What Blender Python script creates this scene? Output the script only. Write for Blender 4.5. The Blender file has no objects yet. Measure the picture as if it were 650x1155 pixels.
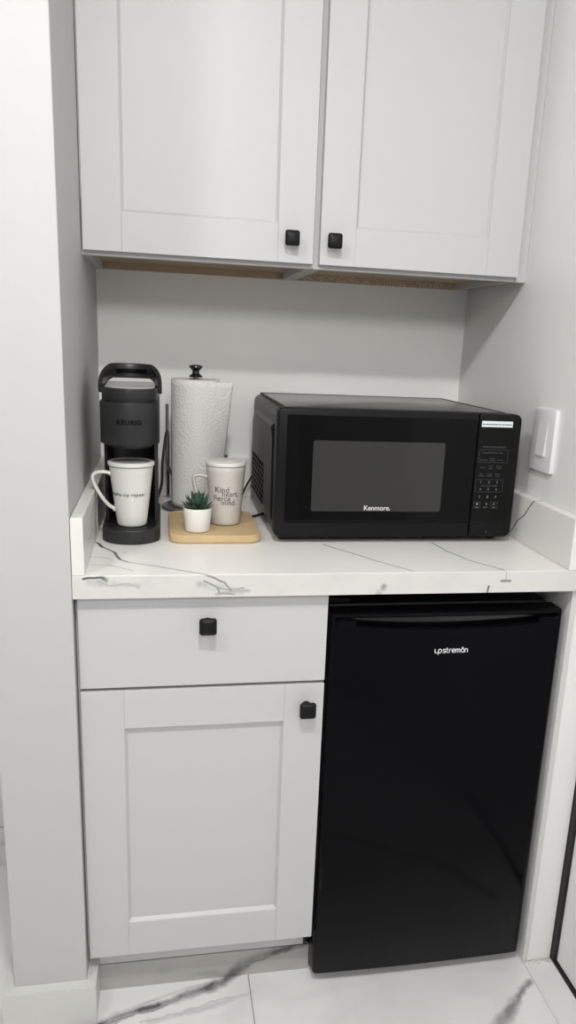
import bpy, bmesh, math, random
from mathutils import Vector, Matrix
random.seed(4)
scn = bpy.context.scene
col = scn.collection
PI = math.pi

# ------------------------------------------------------------------ key sizes (metres)
W = 0.933          # alcove width, x = 0 left wall .. W right wall
D = 0.72           # alcove depth, y = 0 counter front .. D back wall
H = 0.914          # worktop height
TC = 0.041         # worktop thickness
HS = 1.014         # top of the splashes
TS = 0.0215        # splash thickness
CEIL = 2.44

# ------------------------------------------------------------------ materials
def nn(nt, t, **kw):
    n = nt.nodes.new(t)
    for k, v in kw.items():
        setattr(n, k, v)
    return n

def mat(name, color, rough=0.5, metal=0.0, spec=0.5, coat=0.0, bump=None, vary=None):
    m = bpy.data.materials.new(name); m.use_nodes = True
    nt = m.node_tree; b = nt.nodes['Principled BSDF']
    b.inputs['Base Color'].default_value = (*color, 1)
    b.inputs['Roughness'].default_value = rough
    b.inputs['Metallic'].default_value = metal
    b.inputs['Specular IOR Level'].default_value = spec
    b.inputs['Coat Weight'].default_value = coat
    b.inputs['Coat Roughness'].default_value = 0.08
    tc = nn(nt, 'ShaderNodeTexCoord')
    if bump:
        sc, st, dist = bump
        no = nn(nt, 'ShaderNodeTexNoise'); no.inputs['Scale'].default_value = sc
        no.inputs['Detail'].default_value = 4
        bp = nn(nt, 'ShaderNodeBump'); bp.inputs['Strength'].default_value = st
        bp.inputs['Distance'].default_value = dist
        nt.links.new(tc.outputs['Object'], no.inputs['Vector'])
        nt.links.new(no.outputs['Fac'], bp.inputs['Height'])
        nt.links.new(bp.outputs['Normal'], b.inputs['Normal'])
    if vary:
        sc, amt = vary
        no = nn(nt, 'ShaderNodeTexNoise'); no.inputs['Scale'].default_value = sc
        no.inputs['Detail'].default_value = 3
        mx = nn(nt, 'ShaderNodeMix', data_type='RGBA')
        mx.inputs['A'].default_value = (*color, 1)
        mx.inputs['B'].default_value = (*[c * (1 - amt) for c in color], 1)
        nt.links.new(tc.outputs['Object'], no.inputs['Vector'])
        nt.links.new(no.outputs['Fac'], mx.inputs['Factor'])
        nt.links.new(mx.outputs['Result'], b.inputs['Base Color'])
    return m

def math_(nt, op, a, b=None, c=None, clamp=False):
    n = nn(nt, 'ShaderNodeMath', operation=op); n.use_clamp = clamp
    for i, v in enumerate((a, b, c)):
        if v is None: continue
        if isinstance(v, (int, float)): n.inputs[i].default_value = v
        else: nt.links.new(v, n.inputs[i])
    return n.outputs[0]

def vmath(nt, op, a, b=None, s=None, out=0):
    n = nn(nt, 'ShaderNodeVectorMath', operation=op)
    for i, v in enumerate((a, b)):
        if v is None: continue
        if isinstance(v, tuple): n.inputs[i].default_value = v
        else: nt.links.new(v, n.inputs[i])
    if s is not None:
        if isinstance(s, (int, float)): n.inputs['Scale'].default_value = s
        else: nt.links.new(s, n.inputs['Scale'])
    return n.outputs[out]

def marble(name, base, segs, mode, rough=0.25, warp=0.006, warp_scale=18, clouds=0.05, grout=None, dark=(0.05, 0.055, 0.065), cloud_scale=4, brk=(60, 2.6, -.75)):
    """stone with veins laid along polylines; each seg = (x1,y1,x2,y2,width,strength)"""
    m = bpy.data.materials.new(name); m.use_nodes = True
    nt = m.node_tree; b = nt.nodes['Principled BSDF']
    geo = nn(nt, 'ShaderNodeNewGeometry')
    pos = geo.outputs['Position']
    sep = nn(nt, 'ShaderNodeSeparateXYZ'); nt.links.new(pos, sep.inputs[0])
    x, y, z = sep.outputs
    if mode == 'top':        # worktop: front face continues the top
        u = x; v = math_(nt, 'ADD', y, math_(nt, 'SUBTRACT', z, H))
    elif mode == 'side':
        u = y; v = z
    elif mode == 'front':
        u = x; v = z
    else:                    # floor, the kick strip continues it
        u = x; v = math_(nt, 'ADD', y, z)
    cmb = nn(nt, 'ShaderNodeCombineXYZ'); nt.links.new(u, cmb.inputs[0]); nt.links.new(v, cmb.inputs[1])
    P = cmb.outputs[0]
    no = nn(nt, 'ShaderNodeTexNoise'); no.inputs['Scale'].default_value = warp_scale
    no.inputs['Detail'].default_value = 5; no.inputs['Roughness'].default_value = 0.65
    nt.links.new(P, no.inputs['Vector'])
    off = vmath(nt, 'SCALE', vmath(nt, 'SUBTRACT', no.outputs['Color'], (0.5, 0.5, 0.5)), s=warp * 2)
    sp0 = nn(nt, 'ShaderNodeSeparateXYZ'); nt.links.new(off, sp0.inputs[0])
    c2 = nn(nt, 'ShaderNodeCombineXYZ'); nt.links.new(sp0.outputs[0], c2.inputs[0]); nt.links.new(sp0.outputs[1], c2.inputs[1])
    PW = vmath(nt, 'ADD', P, c2.outputs[0])
    n2 = nn(nt, 'ShaderNodeTexNoise'); n2.inputs['Scale'].default_value = brk[0]
    n2.inputs['Detail'].default_value = 6; n2.inputs['Distortion'].default_value = 0.6
    nt.links.new(P, n2.inputs['Vector'])
    breakup = math_(nt, 'MULTIPLY_ADD', n2.outputs['Fac'], brk[1], brk[2], clamp=True)
    total = None
    for (x1, y1, x2, y2, w, s) in segs:
        d = (x2 - x1, y2 - y1); L2 = max(1e-9, d[0] ** 2 + d[1] ** 2)
        pa = vmath(nt, 'SUBTRACT', PW, (x1, y1, 0))
        t = math_(nt, 'MULTIPLY', vmath(nt, 'DOT_PRODUCT', pa, (d[0], d[1], 0), out=1), 1 / L2, clamp=True)
        pr = nn(nt, 'ShaderNodeCombineXYZ')
        nt.links.new(math_(nt, 'MULTIPLY', t, d[0]), pr.inputs[0])
        nt.links.new(math_(nt, 'MULTIPLY', t, d[1]), pr.inputs[1])
        dist = vmath(nt, 'DISTANCE', pa, pr.outputs[0], out=1)
        f = math_(nt, 'MULTIPLY_ADD', dist, -1.0 / w, 1.0, clamp=True)
        f = math_(nt, 'MULTIPLY', math_(nt, 'MULTIPLY', f, 1.7 if w <= .0045 else 1.25, clamp=True), min(1.0, s * 1.15))
        if w > 0.0045:
            f = math_(nt, 'MULTIPLY', f, breakup)
        total = f if total is None else math_(nt, 'MAXIMUM', total, f)
    # faint overall clouding
    n3 = nn(nt, 'ShaderNodeTexNoise'); n3.inputs['Scale'].default_value = cloud_scale
    n3.inputs['Detail'].default_value = 6; n3.inputs['Distortion'].default_value = 0.8
    nt.links.new(P, n3.inputs['Vector'])
    cl = math_(nt, 'MULTIPLY', math_(nt, 'MULTIPLY_ADD', n3.outputs['Fac'], 3.0, -1.4, clamp=True), clouds)
    total = math_(nt, 'MAXIMUM', total, cl) if total is not None else cl
    if grout:
        for (axis, val, gw) in grout:
            c = u if axis == 0 else v
            dd = math_(nt, 'ABSOLUTE', math_(nt, 'SUBTRACT', c, val))
            g = math_(nt, 'MULTIPLY', math_(nt, 'LESS_THAN', dd, gw), 0.75)
            total = math_(nt, 'MAXIMUM', total, g)
    mx = nn(nt, 'ShaderNodeMix', data_type='RGBA')
    mx.inputs['A'].default_value = (*base, 1); mx.inputs['B'].default_value = (*dark, 1)
    nt.links.new(total, mx.inputs['Factor'])
    nt.links.new(mx.outputs['Result'], b.inputs['Base Color'])
    b.inputs['Roughness'].default_value = rough
    return m

M = {}
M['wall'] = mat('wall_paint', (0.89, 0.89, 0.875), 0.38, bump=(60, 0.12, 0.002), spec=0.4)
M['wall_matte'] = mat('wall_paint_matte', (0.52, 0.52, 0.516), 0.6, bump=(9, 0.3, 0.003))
M['wall_dim'] = mat('wall_offwhite', (0.80, 0.80, 0.79), 0.7, bump=(60, 0.12, 0.002))
M['ceiling'] = mat('ceiling_paint', (0.8, 0.8, 0.8), 0.8, bump=(80, 0.1, 0.001))
M['trimw'] = mat('trim_white', (0.62, 0.625, 0.61), 0.35, bump=(30, 0.08, 0.001))
M['jamb'] = mat('jamb_white', (0.82, 0.82, 0.81), 0.35, bump=(70, 0.35, 0.0015))
M['door'] = mat('hall_door_paint', (0.88, 0.88, 0.88), 0.4, bump=(20, 0.05, 0.001))
M['seal'] = mat('seal_rubber', (0.012, 0.012, 0.012), 0.6, bump=(60, 0.2, 0.001))
M['cab'] = mat('cabinet_white', (0.55, 0.551, 0.558), 0.36, spec=0.24, bump=(500, 0.06, 0.0003))
M['cabin'] = mat('cabinet_inside', (0.62, 0.61, 0.59), 0.6, vary=(40, 0.2))
M['knob'] = mat('knob_black', (0.004, 0.004, 0.0045), 0.45, spec=0.25, bump=(200, 0.1, 0.0003))
M['fridge'] = mat('fridge_black', (0.0035, 0.0035, 0.0045), 0.12, spec=0.05, bump=(5, 0.02, 0.002))
M['fridge_body'] = mat('fridge_body', (0.005, 0.005, 0.006), 0.35, spec=0.2)
M['mw'] = mat('microwave_black', (0.006, 0.006, 0.0065), 0.36, spec=0.16, bump=(300, 0.05, 0.0003))
M['mw_top'] = mat('microwave_top', (0.05, 0.05, 0.05), 0.22, spec=0.8, bump=(260, 0.12, 0.0005))
M['strip'] = mat('handle_strip', (0.02, 0.02, 0.021), 0.2, spec=0.6)
M['glass_black'] = mat('black_glass', (0.0025, 0.0025, 0.0028), 0.05, spec=0.14)
M['panel'] = mat('panel_black', (0.005, 0.005, 0.005), 0.2, spec=0.15)
M['print_grey'] = mat('print_grey', (0.26, 0.26, 0.27), 0.5)
M['print_faint'] = mat('print_faint', (0.075, 0.075, 0.08), 0.5)
M['print_white'] = mat('print_white', (0.8, 0.8, 0.8), 0.5)
M['sticker'] = mat('sticker_white', (0.72, 0.8, 0.84), 0.5)
M['ink'] = mat('ink_dark', (0.03, 0.03, 0.035), 0.6)
M['grey_plastic'] = mat('grey_plastic', (0.019, 0.0195, 0.0207), 0.45, spec=0.4, bump=(400, 0.08, 0.0003))
M['grey_dark'] = mat('dark_plastic', (0.012, 0.012, 0.014), 0.4)
M['grey_handle'] = mat('handle_plastic', (0.02, 0.02, 0.022), 0.3)
M['logo_dark'] = mat('logo_dark', (0.002, 0.002, 0.002), 0.5, spec=0.1)
M['lid_pale'] = mat('lid_plate', (0.55, 0.55, 0.55), 0.25, metal=0.0)  # even pale colour of the lid inset, not metal
M['mug_white'] = mat('mug_glaze', (0.70, 0.70, 0.665), 0.14)
M['mug_cream'] = mat('mug_cream_matte', (0.62, 0.595, 0.55), 0.45, vary=(350, 0.14))
M['lid_reflect'] = mat('mug_lid_recess_reflect', (0.30, 0.30, 0.30), 0.12)  # dark reflection in the glossy lid top put into its grey
M['lid_cream'] = mat('mug_lid_cream', (0.72, 0.70, 0.665), 0.3)
M['pot'] = mat('pot_white', (0.76, 0.755, 0.72), 0.35)
M['soil'] = mat('soil', (0.02, 0.016, 0.012), 0.9, bump=(300, 0.8, 0.002))
M['holder'] = mat('holder_metal', (0.22, 0.22, 0.225), 0.3, metal=0.8)
M['holder_knob'] = mat('holder_knob', (0.012, 0.012, 0.012), 0.18)
M['cord'] = mat('cord_black', (0.01, 0.01, 0.01), 0.45)
M['switch'] = mat('switch_plastic', (0.76, 0.76, 0.78), 0.3)
M['caulk'] = mat('caulk', (0.50, 0.48, 0.43), 0.8, bump=(200, 0.6, 0.001))

# leaf green with darker tips
def leaf_mat():
    m = bpy.data.materials.new('succulent_green'); m.use_nodes = True
    nt = m.node_tree; b = nt.nodes['Principled BSDF']
    tc = nn(nt, 'ShaderNodeTexCoord'); no = nn(nt, 'ShaderNodeTexNoise'); no.inputs['Scale'].default_value = 90
    mx = nn(nt, 'ShaderNodeMix', data_type='RGBA')
    mx.inputs['A'].default_value = (0.022, 0.058, 0.036, 1); mx.inputs['B'].default_value = (0.06, 0.11, 0.07, 1)
    nt.links.new(tc.outputs['Object'], no.inputs['Vector']); nt.links.new(no.outputs['Fac'], mx.inputs['Factor'])
    nt.links.new(mx.outputs['Result'], b.inputs['Base Color']); b.inputs['Roughness'].default_value = 0.5
    return m
M['leaf'] = leaf_mat()

def wood_mat(name, c1, c2, scale, stretch, rough=0.5):
    m = bpy.data.materials.new(name); m.use_nodes = True
    nt = m.node_tree; b = nt.nodes['Principled BSDF']
    tc = nn(nt, 'ShaderNodeTexCoord'); mp = nn(nt, 'ShaderNodeMapping'); mp.inputs['Scale'].default_value = stretch
    no = nn(nt, 'ShaderNodeTexNoise'); no.inputs['Scale'].default_value = scale; no.inputs['Detail'].default_value = 5
    mx = nn(nt, 'ShaderNodeMix', data_type='RGBA')
    mx.inputs['A'].default_value = (*c1, 1); mx.inputs['B'].default_value = (*c2, 1)
    nt.links.new(tc.outputs['Object'], mp.inputs[0]); nt.links.new(mp.outputs[0], no.inputs['Vector'])
    nt.links.new(no.outputs['Fac'], mx.inputs['Factor']); nt.links.new(mx.outputs['Result'], b.inputs['Base Color'])
    b.inputs['Roughness'].default_value = rough
    return m
M['bamboo'] = wood_mat('bamboo', (0.50, 0.355, 0.18), (0.62, 0.46, 0.255), 12, (1.5, 18, 1.5))
M['ply'] = wood_mat('raw_plywood', (0.36, 0.26, 0.16), (0.50, 0.38, 0.25), 6, (3, 30, 3), 0.7)

def speckle_ply():
    m = wood_mat('raw_plywood_speckled', (0.36, 0.26, 0.16), (0.50, 0.38, 0.25), 6, (3, 30, 3), 0.6)
    nt = m.node_tree; b = nt.nodes['Principled BSDF']
    src = b.inputs['Base Color'].links[0].from_socket
    tc = nn(nt, 'ShaderNodeTexCoord'); vo = nn(nt, 'ShaderNodeTexVoronoi'); vo.inputs['Scale'].default_value = 260
    nt.links.new(tc.outputs['Object'], vo.inputs['Vector'])
    f = math_(nt, 'LESS_THAN', vo.outputs['Distance'], 0.32)
    mx = nn(nt, 'ShaderNodeMix', data_type='RGBA'); mx.inputs['B'].default_value = (0.85, 0.78, 0.62, 1)
    nt.links.new(f, mx.inputs['Factor']); nt.links.new(src, mx.inputs['A'])
    nt.links.new(mx.outputs['Result'], b.inputs['Base Color'])
    return m
M['ply2'] = speckle_ply()

def dots_mat(name, base, dot, sx, sz, thr, axes, rough):
    """perforated sheet: rows of round holes"""
    m = bpy.data.materials.new(name); m.use_nodes = True
    nt = m.node_tree; b = nt.nodes['Principled BSDF']
    geo = nn(nt, 'ShaderNodeNewGeometry'); sep = nn(nt, 'ShaderNodeSeparateXYZ')
    nt.links.new(geo.outputs['Position'], sep.inputs[0])
    a = sep.outputs[axes[0]]; c = sep.outputs[axes[1]]
    row = math_(nt, 'FLOOR', math_(nt, 'DIVIDE', c, sz))
    shift = math_(nt, 'MULTIPLY', math_(nt, 'MODULO', row, 2.0), 0.5)
    fa = math_(nt, 'SUBTRACT', math_(nt, 'FRACT', math_(nt, 'ADD', math_(nt, 'DIVIDE', a, sx), shift)), 0.5)
    fc = math_(nt, 'SUBTRACT', math_(nt, 'FRACT', math_(nt, 'DIVIDE', c, sz)), 0.5)
    r = math_(nt, 'SQRT', math_(nt, 'ADD', math_(nt, 'MULTIPLY', fa, fa), math_(nt, 'MULTIPLY', fc, fc)))
    f = math_(nt, 'LESS_THAN', r, thr)
    mx = nn(nt, 'ShaderNodeMix', data_type='RGBA')
    mx.inputs['A'].default_value = (*base, 1); mx.inputs['B'].default_value = (*dot, 1)
    nt.links.new(f, mx.inputs['Factor']); nt.links.new(mx.outputs['Result'], b.inputs['Base Color'])
    b.inputs['Roughness'].default_value = rough
    nt.links.new(math_(nt, 'MULTIPLY_ADD', f, -0.4, 0.4), b.inputs['Specular IOR Level'])
    return m
M['mesh_window'] = dots_mat('window_mesh', (0.040, 0.040, 0.040), (0.018, 0.018, 0.018), 0.0032, 0.0028, 0.3, (0, 2), 0.09)
M['vent'] = dots_mat('vent_holes', (0.016, 0.016, 0.017), (0.0, 0.0, 0.0), 0.036, 0.0118, 0.36, (1, 2), 0.5)

def towel_mat():
    m = bpy.data.materials.new('paper_towel'); m.use_nodes = True
    nt = m.node_tree; b = nt.nodes['Principled BSDF']
    b.inputs['Base Color'].default_value = (0.80, 0.795, 0.775, 1); b.inputs['Roughness'].default_value = 0.9
    tc = nn(nt, 'ShaderNodeTexCoord')
    vo = nn(nt, 'ShaderNodeTexVoronoi'); vo.inputs['Scale'].default_value = 34
    nt.links.new(tc.outputs['Object'], vo.inputs['Vector'])
    rings = math_(nt, 'SINE', math_(nt, 'MULTIPLY', vo.outputs['Distance'], 30.0))
    v2 = nn(nt, 'ShaderNodeTexVoronoi'); v2.inputs['Scale'].default_value = 330
    nt.links.new(tc.outputs['Object'], v2.inputs['Vector'])
    h = math_(nt, 'MULTIPLY_ADD', v2.outputs['Distance'], 0.9, rings)
    bp = nn(nt, 'ShaderNodeBump'); bp.inputs['Strength'].default_value = 0.24; bp.inputs['Distance'].default_value = 0.0014
    nt.links.new(h, bp.inputs['Height']); nt.links.new(bp.outputs['Normal'], b.inputs['Normal'])
    return m
M['towel'] = towel_mat()

def poly(pts, w, s):
    out = []
    ws = w if isinstance(w, (list, tuple)) else [w] * (len(pts) - 1)
    for (a, b, ww) in zip(pts[:-1], pts[1:], ws):
        out.append((a[0], a[1], b[0], b[1], ww, s))
    return out
top_v = poly([(0.0134, .2435), (0.026, .222), (0.0366, .192)], [.0035, .0045], .85) \
    + poly([(0.0366, .192), (0.0636, .1525), (0.0742, .1029), (0.09, .085)], [.0035, .004, .003], .75) \
    + poly([(0.09, .085), (0.1224, .0663), (0.1993, .019), (0.23, -.004)], .0024, .65) \
    + poly([(0.23, -.004), (0.256, -.016), (0.268, -.032)], .0022, .6) \
    + poly([(0.02, .125), (0.045, .118), (0.06, .10)], .002, .45) \
    + poly([(0.018, .07), (0.055, .066), (0.1, .03)], .002, .45) \
    + poly([(0.4747, .2058), (0.5218, .1292), (0.5721, .0521), (0.6025, .0099)], .0019, .85) \
    + poly([(0.7108, .2171), (0.7203, .145), (0.7417, .078), (0.7819, .0093)], .0021, .95) \
    + poly([(0.7819, .0093), (0.784, -.016)], .001, .4) \
    + poly([(0.776, -.0185), (0.792, -.018)], .0035, .6) \
    + poly([(0.752, -.028), (0.7504, -.045)], .0026, .75) \
    + poly([(0.02, -.006), (0.05, -.004), (0.058, -.009)], [.003, .006], .8) \
    + poly([(0.03, -.012), (0.075, -.017), (0.13, -.021)], [.010, .006], .26) \
    + poly([(0.215, -.018), (0.25, -.026), (0.285, -.034)], [.009, .010], .34) \
    + poly([(0.245, -.036), (0.30, -.030)], .004, .3) \
    + poly([(0.537, -.038), (0.548, -.026)], [.008], .6) \
    + poly([(0.222, -.012), (0.245, -.024), (0.25, -.036), (0.275, -.038)], .0022, .5) + poly([(0.235, -.020), (0.262, -.030), (0.292, -.026)], .002, .45) + poly([(0.045, -.010), (0.06, -.018), (0.095, -.016), (0.11, -.024)], .002, .35) \
    + poly([(0.33, .40), (0.40, .36)], .002, .5)
M['counter'] = marble('marble_laminate', (0.82, 0.807, 0.777), top_v, 'top', rough=0.28, warp=.006, clouds=.05)
M['counter_edge_shaded'] = marble('marble_laminate_edge_shaded', (0.665, 0.655, 0.63), top_v, 'top', rough=0.32, warp=.006, clouds=.08, cloud_scale=12)  # worktop laminate darkened: duller light on the front put into the colour
side_r = poly([(.2711, .9218), (.2427, .9547), (.209, .978), (.1896, 1.0014), (.1727, 1.0162)], .0020, .9)
M['splash_r'] = marble('marble_splash_right', (0.78, 0.77, 0.745), side_r, 'side', rough=0.28, warp=.004, clouds=.04)
side_l = poly([(.02, .93), (.10, .955), (.19, .95)], .004, .22) + poly([(.1, .918), (.2, .94)], .003, .3) + poly([(.12, .97), (.24, .99)], .004, .18)
M['splash_l'] = marble('marble_splash_left', (0.78, 0.77, 0.745), side_l, 'side', rough=0.28, warp=.008, clouds=.07)
M['splash_b'] = marble('marble_splash_back', (0.78, 0.77, 0.745), [], 'front', rough=0.28, clouds=.04)
fl = poly([(-.03, -.045), (0.045, -.018), (0.0866, -.0044), (0.175, .0141), (.235, .036)], [.015, .012, .013, .016], .95) \
    + poly([(.235, .036), (.27, .055), (.31, .085), (.36, .105), (.45, .125)], [.018, .020, .018, .014], .95) \
    + poly([(.03, -.012), (.10, .012), (.16, .032), (.24, .048)], .006, .32) \
    + poly([(.12, -.03), (.22, -.02), (.30, .01), (.33, .012)], .010, .25) \
    + poly([(.20, .075), (.30, .075), (.42, .10)], .012, .18) \
    + poly([(.78, -.16), (.83, -.125), (.867, -.09), (.925, -.045)], [.018, .017, .011], .65) \
    + poly([(.0, -.040), (.09, -.012), (.17, .006), (.26, .050), (.33, .088), (.42, .112)], .0035, .6) + poly([(.05, -.030), (.14, .004), (.22, .022), (.30, .074)], .0022, .45) + poly([(.10, -.03), (.2, -.018), (.27, .008), (.31, .01)], .0025, .3) \
    + poly([(.50, -.3), (.62, -.24), (.78, -.16)], .015, .5) \
    + poly([(.4, -.02), (.6, .01), (.9, .0)], .02, .08) \
    + poly([(-.6, -.5), (-.2, -.3), (0, -.28), (.3, -.4)], .02, .4)
gr = [(0, .325, .0012), (0, -.275, .0012), (0, -.875, .0012), (1, -.54, .0012), (1, -1.14, .0012), (1, -1.74, .0012), (1, -2.34, .0012)]
M['floor'] = marble('marble_floor_tile', (0.76, 0.76, 0.76), fl, 'floor', rough=0.16, warp=.022, warp_scale=9, clouds=.16, grout=gr, cloud_scale=5, dark=(0.10, 0.10, 0.105), brk=(14, 2.6, -.5))
M['kick'] = marble('marble_kick_tile_shaded', (0.42, 0.41, 0.395), fl, 'floor', rough=0.3, warp=.022, warp_scale=9, clouds=.3, cloud_scale=8, dark=(0.07, 0.07, 0.07), brk=(14, 2.6, -.5))  # floor marble again, darker: shade under the cabinet put into its colour
wt = poly([(-.6, .2), (-.4, .33), (-.22, .38), (-.1, .5)], .02, .45) + poly([(-.5, -.0), (-.3, .08), (-.2, .05)], .02, .4)
M['walltile'] = marble('marble_wall_tile', (0.68, 0.68, 0.66), wt, 'front', rough=0.2, warp=.03, warp_scale=8, clouds=.25,
                       grout=[(1, .111, .002), (1, .411, .002), (1, .711, .002), (1, 1.011, .002), (1, 1.311, .002), (1, 1.611, .002), (1, 1.911, .002)], dark=(0.12, .12, .12))
M['threshold'] = marble('marble_threshold', (0.72, 0.72, 0.72), [], 'floor', rough=0.25, clouds=.12)

# ------------------------------------------------------------------ mesh helpers
def box(bm, x0, x1, y0, y1, z0, z1, bev=0.0, seg=2):
    vs = [bm.verts.new((x, y, z)) for x in (x0, x1) for y in (y0, y1) for z in (z0, z1)]
    q = [(0, 1, 3, 2), (4, 6, 7, 5), (0, 4, 5, 1), (2, 3, 7, 6), (0, 2, 6, 4), (1, 5, 7, 3)]
    fs = [bm.faces.new([vs[i] for i in f]) for f in q]
    if bev > 0:
        es = list({e for f in fs for e in f.edges})
        bmesh.ops.bevel(bm, geom=es, offset=bev, offset_type='OFFSET', segments=seg, affect='EDGES', profile=0.5)
    return bm

def B(*a, **k):
    return box(bmesh.new(), *a, **k)

def rrect(x0, x1, z0, z1, r, n=6):
    if not isinstance(r, (tuple, list)): r = (r, r, r, r)
    pts = []
    cs = [(x1 - r[0], z0 + r[0], -90, r[0]), (x1 - r[1], z1 - r[1], 0, r[1]), (x0 + r[2], z1 - r[2], 90, r[2]), (x0 + r[3], z0 + r[3], 180, r[3])]
    for cx, cz, a0, rr in cs:
        for i in range(n + 1):
            a = math.radians(a0 + 90 * i / n)
            pts.append((cx + rr * math.cos(a), cz + rr * math.sin(a)))
    return pts

def loft(bm, rings, cap0=True, cap1=True, closed=True):
    vr = [[bm.verts.new(p) for p in r] for r in rings]
    n = len(rings[0])
    for a, b in zip(vr[:-1], vr[1:]):
        for i in range(n if closed else n - 1):
            j = (i + 1) % n
            bm.faces.new((a[i], a[j], b[j], b[i]))
    if cap0: bm.faces.new(list(reversed(vr[0])))
    if cap1: bm.faces.new(vr[-1])
    return vr

def inset_pts(pts, d):
    cx = sum(p[0] for p in pts) / len(pts); cy = sum(p[1] for p in pts) / len(pts)
    hx = max(p[0] for p in pts) - cx; hy = max(p[1] for p in pts) - cy
    return [(cx + (p[0] - cx) * (1 - d / hx), cy + (p[1] - cy) * (1 - d / hy)) for p in pts]

def slab_y(bm, pts, y0, y1, b=0.0):
    """outline in x,z swept along y; b = front edge softening"""
    rings = []
    if b > 0:
        rings.append([(p[0], y0, p[1]) for p in inset_pts(pts, b)])
        rings.append([(p[0], y0 + b * .3, p[1]) for p in inset_pts(pts, b * .3)])
        rings.append([(p[0], y0 + b, p[1]) for p in pts])
    else:
        rings.append([(p[0], y0, p[1]) for p in pts])
    rings.append([(p[0], y1, p[1]) for p in pts])
    loft(bm, rings)
    return bm

def slab_z(bm, pts, z0, z1, b=0.0, bb=0.0):
    rings = []
    if bb > 0:
        rings += [[(p[0], p[1], z0) for p in inset_pts(pts, bb)], [(p[0], p[1], z0 + bb) for p in pts]]
    else:
        rings.append([(p[0], p[1], z0) for p in pts])
    if b > 0:
        rings += [[(p[0], p[1], z1 - b) for p in pts], [(p[0], p[1], z1 - b * .3) for p in inset_pts(pts, b * .3)],
                  [(p[0], p[1], z1) for p in inset_pts(pts, b)]]
    else:
        rings.append([(p[0], p[1], z1) for p in pts])
    loft(bm, rings)
    return bm

def lathe(bm, cx, cy, prof, n=64, cap0=True, cap1=True):
    rings = [[(cx + r * math.cos(2 * PI * i / n), cy + r * math.sin(2 * PI * i / n), z) for i in range(n)] for r, z in prof]
    loft(bm, rings, cap0, cap1)
    return bm

def catmull(pts, n=8, closed=False):
    P = [Vector(p) for p in pts]; out = []
    m = len(P)
    for i in range(m if closed else m - 1):
        if closed: p0, p1, p2, p3 = P[(i - 1) % m], P[i], P[(i + 1) % m], P[(i + 2) % m]
        else: p0, p1, p2, p3 = P[max(i - 1, 0)], P[i], P[i + 1], P[min(i + 2, m - 1)]
        for k in range(n):
            t = k / n
            out.append(0.5 * ((2 * p1) + (-p0 + p2) * t + (2 * p0 - 5 * p1 + 4 * p2 - p3) * t * t + (-p0 + 3 * p1 - 3 * p2 + p3) * t ** 3))
    if not closed: out.append(P[-1])
    return out

def sweep(bm, path, section, up=(0, 0, 1)):
    """section: list of (a,b): a along side vector, b along up-ish vector; may be a function of t"""
    path = [Vector(p) for p in path]; rings = []; n = len(path)
    for i, p in enumerate(path):
        t = (path[min(i + 1, n - 1)] - path[max(i - 1, 0)]).normalized()
        u = Vector(up)
        s = t.cross(u)
        if s.length < 1e-4: s = t.cross(Vector((1, 0, 0)))
        s.normalize(); v = s.cross(t).normalized()
        sec = section(i / (n - 1)) if callable(section) else section
        rings.append([tuple(p + s * a + v * b) for a, b in sec])
    loft(bm, rings)
    return bm

def circ(r, n=12, ry=None):
    ry = ry or r
    return [(r * math.cos(2 * PI * i / n), ry * math.sin(2 * PI * i / n)) for i in range(n)]

def root_of(p):
    while p.parent: p = p.parent
    return p

def obj(name, bm, m, parent=None, smooth=False, angle=35):
    if parent is not None:
        o0 = root_of(parent).location.copy()
    else:
        xs = [v.co for v in bm.verts]
        o0 = Vector(((min(v.x for v in xs) + max(v.x for v in xs)) / 2, (min(v.y for v in xs) + max(v.y for v in xs)) / 2, min(v.z for v in xs)))
    bmesh.ops.translate(bm, verts=bm.verts, vec=-o0)
    bmesh.ops.recalc_face_normals(bm, faces=bm.faces)
    me = bpy.data.meshes.new(name)
    if smooth:
        for f in bm.faces: f.smooth = True
        for e in bm.edges:
            if len(e.link_faces) == 2 and e.calc_face_angle(0) > math.radians(angle): e.smooth = False
    bm.to_mesh(me); bm.free()
    ob = bpy.data.objects.new(name, me); col.objects.link(ob)
    mats = m if isinstance(m, (list, tuple)) else [m]
    for mm in mats: me.materials.append(mm)
    if parent is not None:
        ob.parent = parent
    else:
        ob.location = o0
    return ob

def thing(name, label, cat, loc):
    o = bpy.data.objects.new(name, None); col.objects.link(o)
    o.location = loc; o.empty_display_size = 0.05
    o['label'] = label; o['category'] = cat
    return o

def tag(o, label, cat):
    o['label'] = label; o['category'] = cat
    return o

def struct(name, bm, m, label, cat='structure', smooth=False):
    o = obj(name, bm, m, None, smooth); o['kind'] = 'structure'; o['label'] = label; o['category'] = cat
    return o

def text_bm(body, size, fn, extrude=0.00015, align='CENTER', spacing=1.0, bold=0.0):
    """lettering as geometry; fn maps (u, v, w) -> world point"""
    cu = bpy.data.curves.new('lettering', 'FONT'); cu.body = body; cu.size = size
    cu.align_x = align; cu.align_y = 'CENTER'; cu.extrude = extrude; cu.space_character = spacing
    cu.offset = bold; cu.resolution_u = 4
    ob = bpy.data.objects.new('lettering', cu); col.objects.link(ob)
    bpy.context.view_layer.update()
    dg = bpy.context.evaluated_depsgraph_get()
    me = bpy.data.meshes.new_from_object(ob.evaluated_get(dg))
    bm = bmesh.new(); bm.from_mesh(me)
    bmesh.ops.triangulate(bm, faces=bm.faces)
    for v in bm.verts: v.co = Vector(fn(v.co.x, v.co.y, v.co.z))
    bpy.data.objects.remove(ob); bpy.data.curves.remove(cu); bpy.data.meshes.remove(me)
    return bm

def merge(*bms):
    out = bms[0]
    for b in bms[1:]:
        me = bpy.data.meshes.new('tmp'); b.to_mesh(me); b.free(); out.from_mesh(me); bpy.data.meshes.remove(me)
    return out

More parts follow.
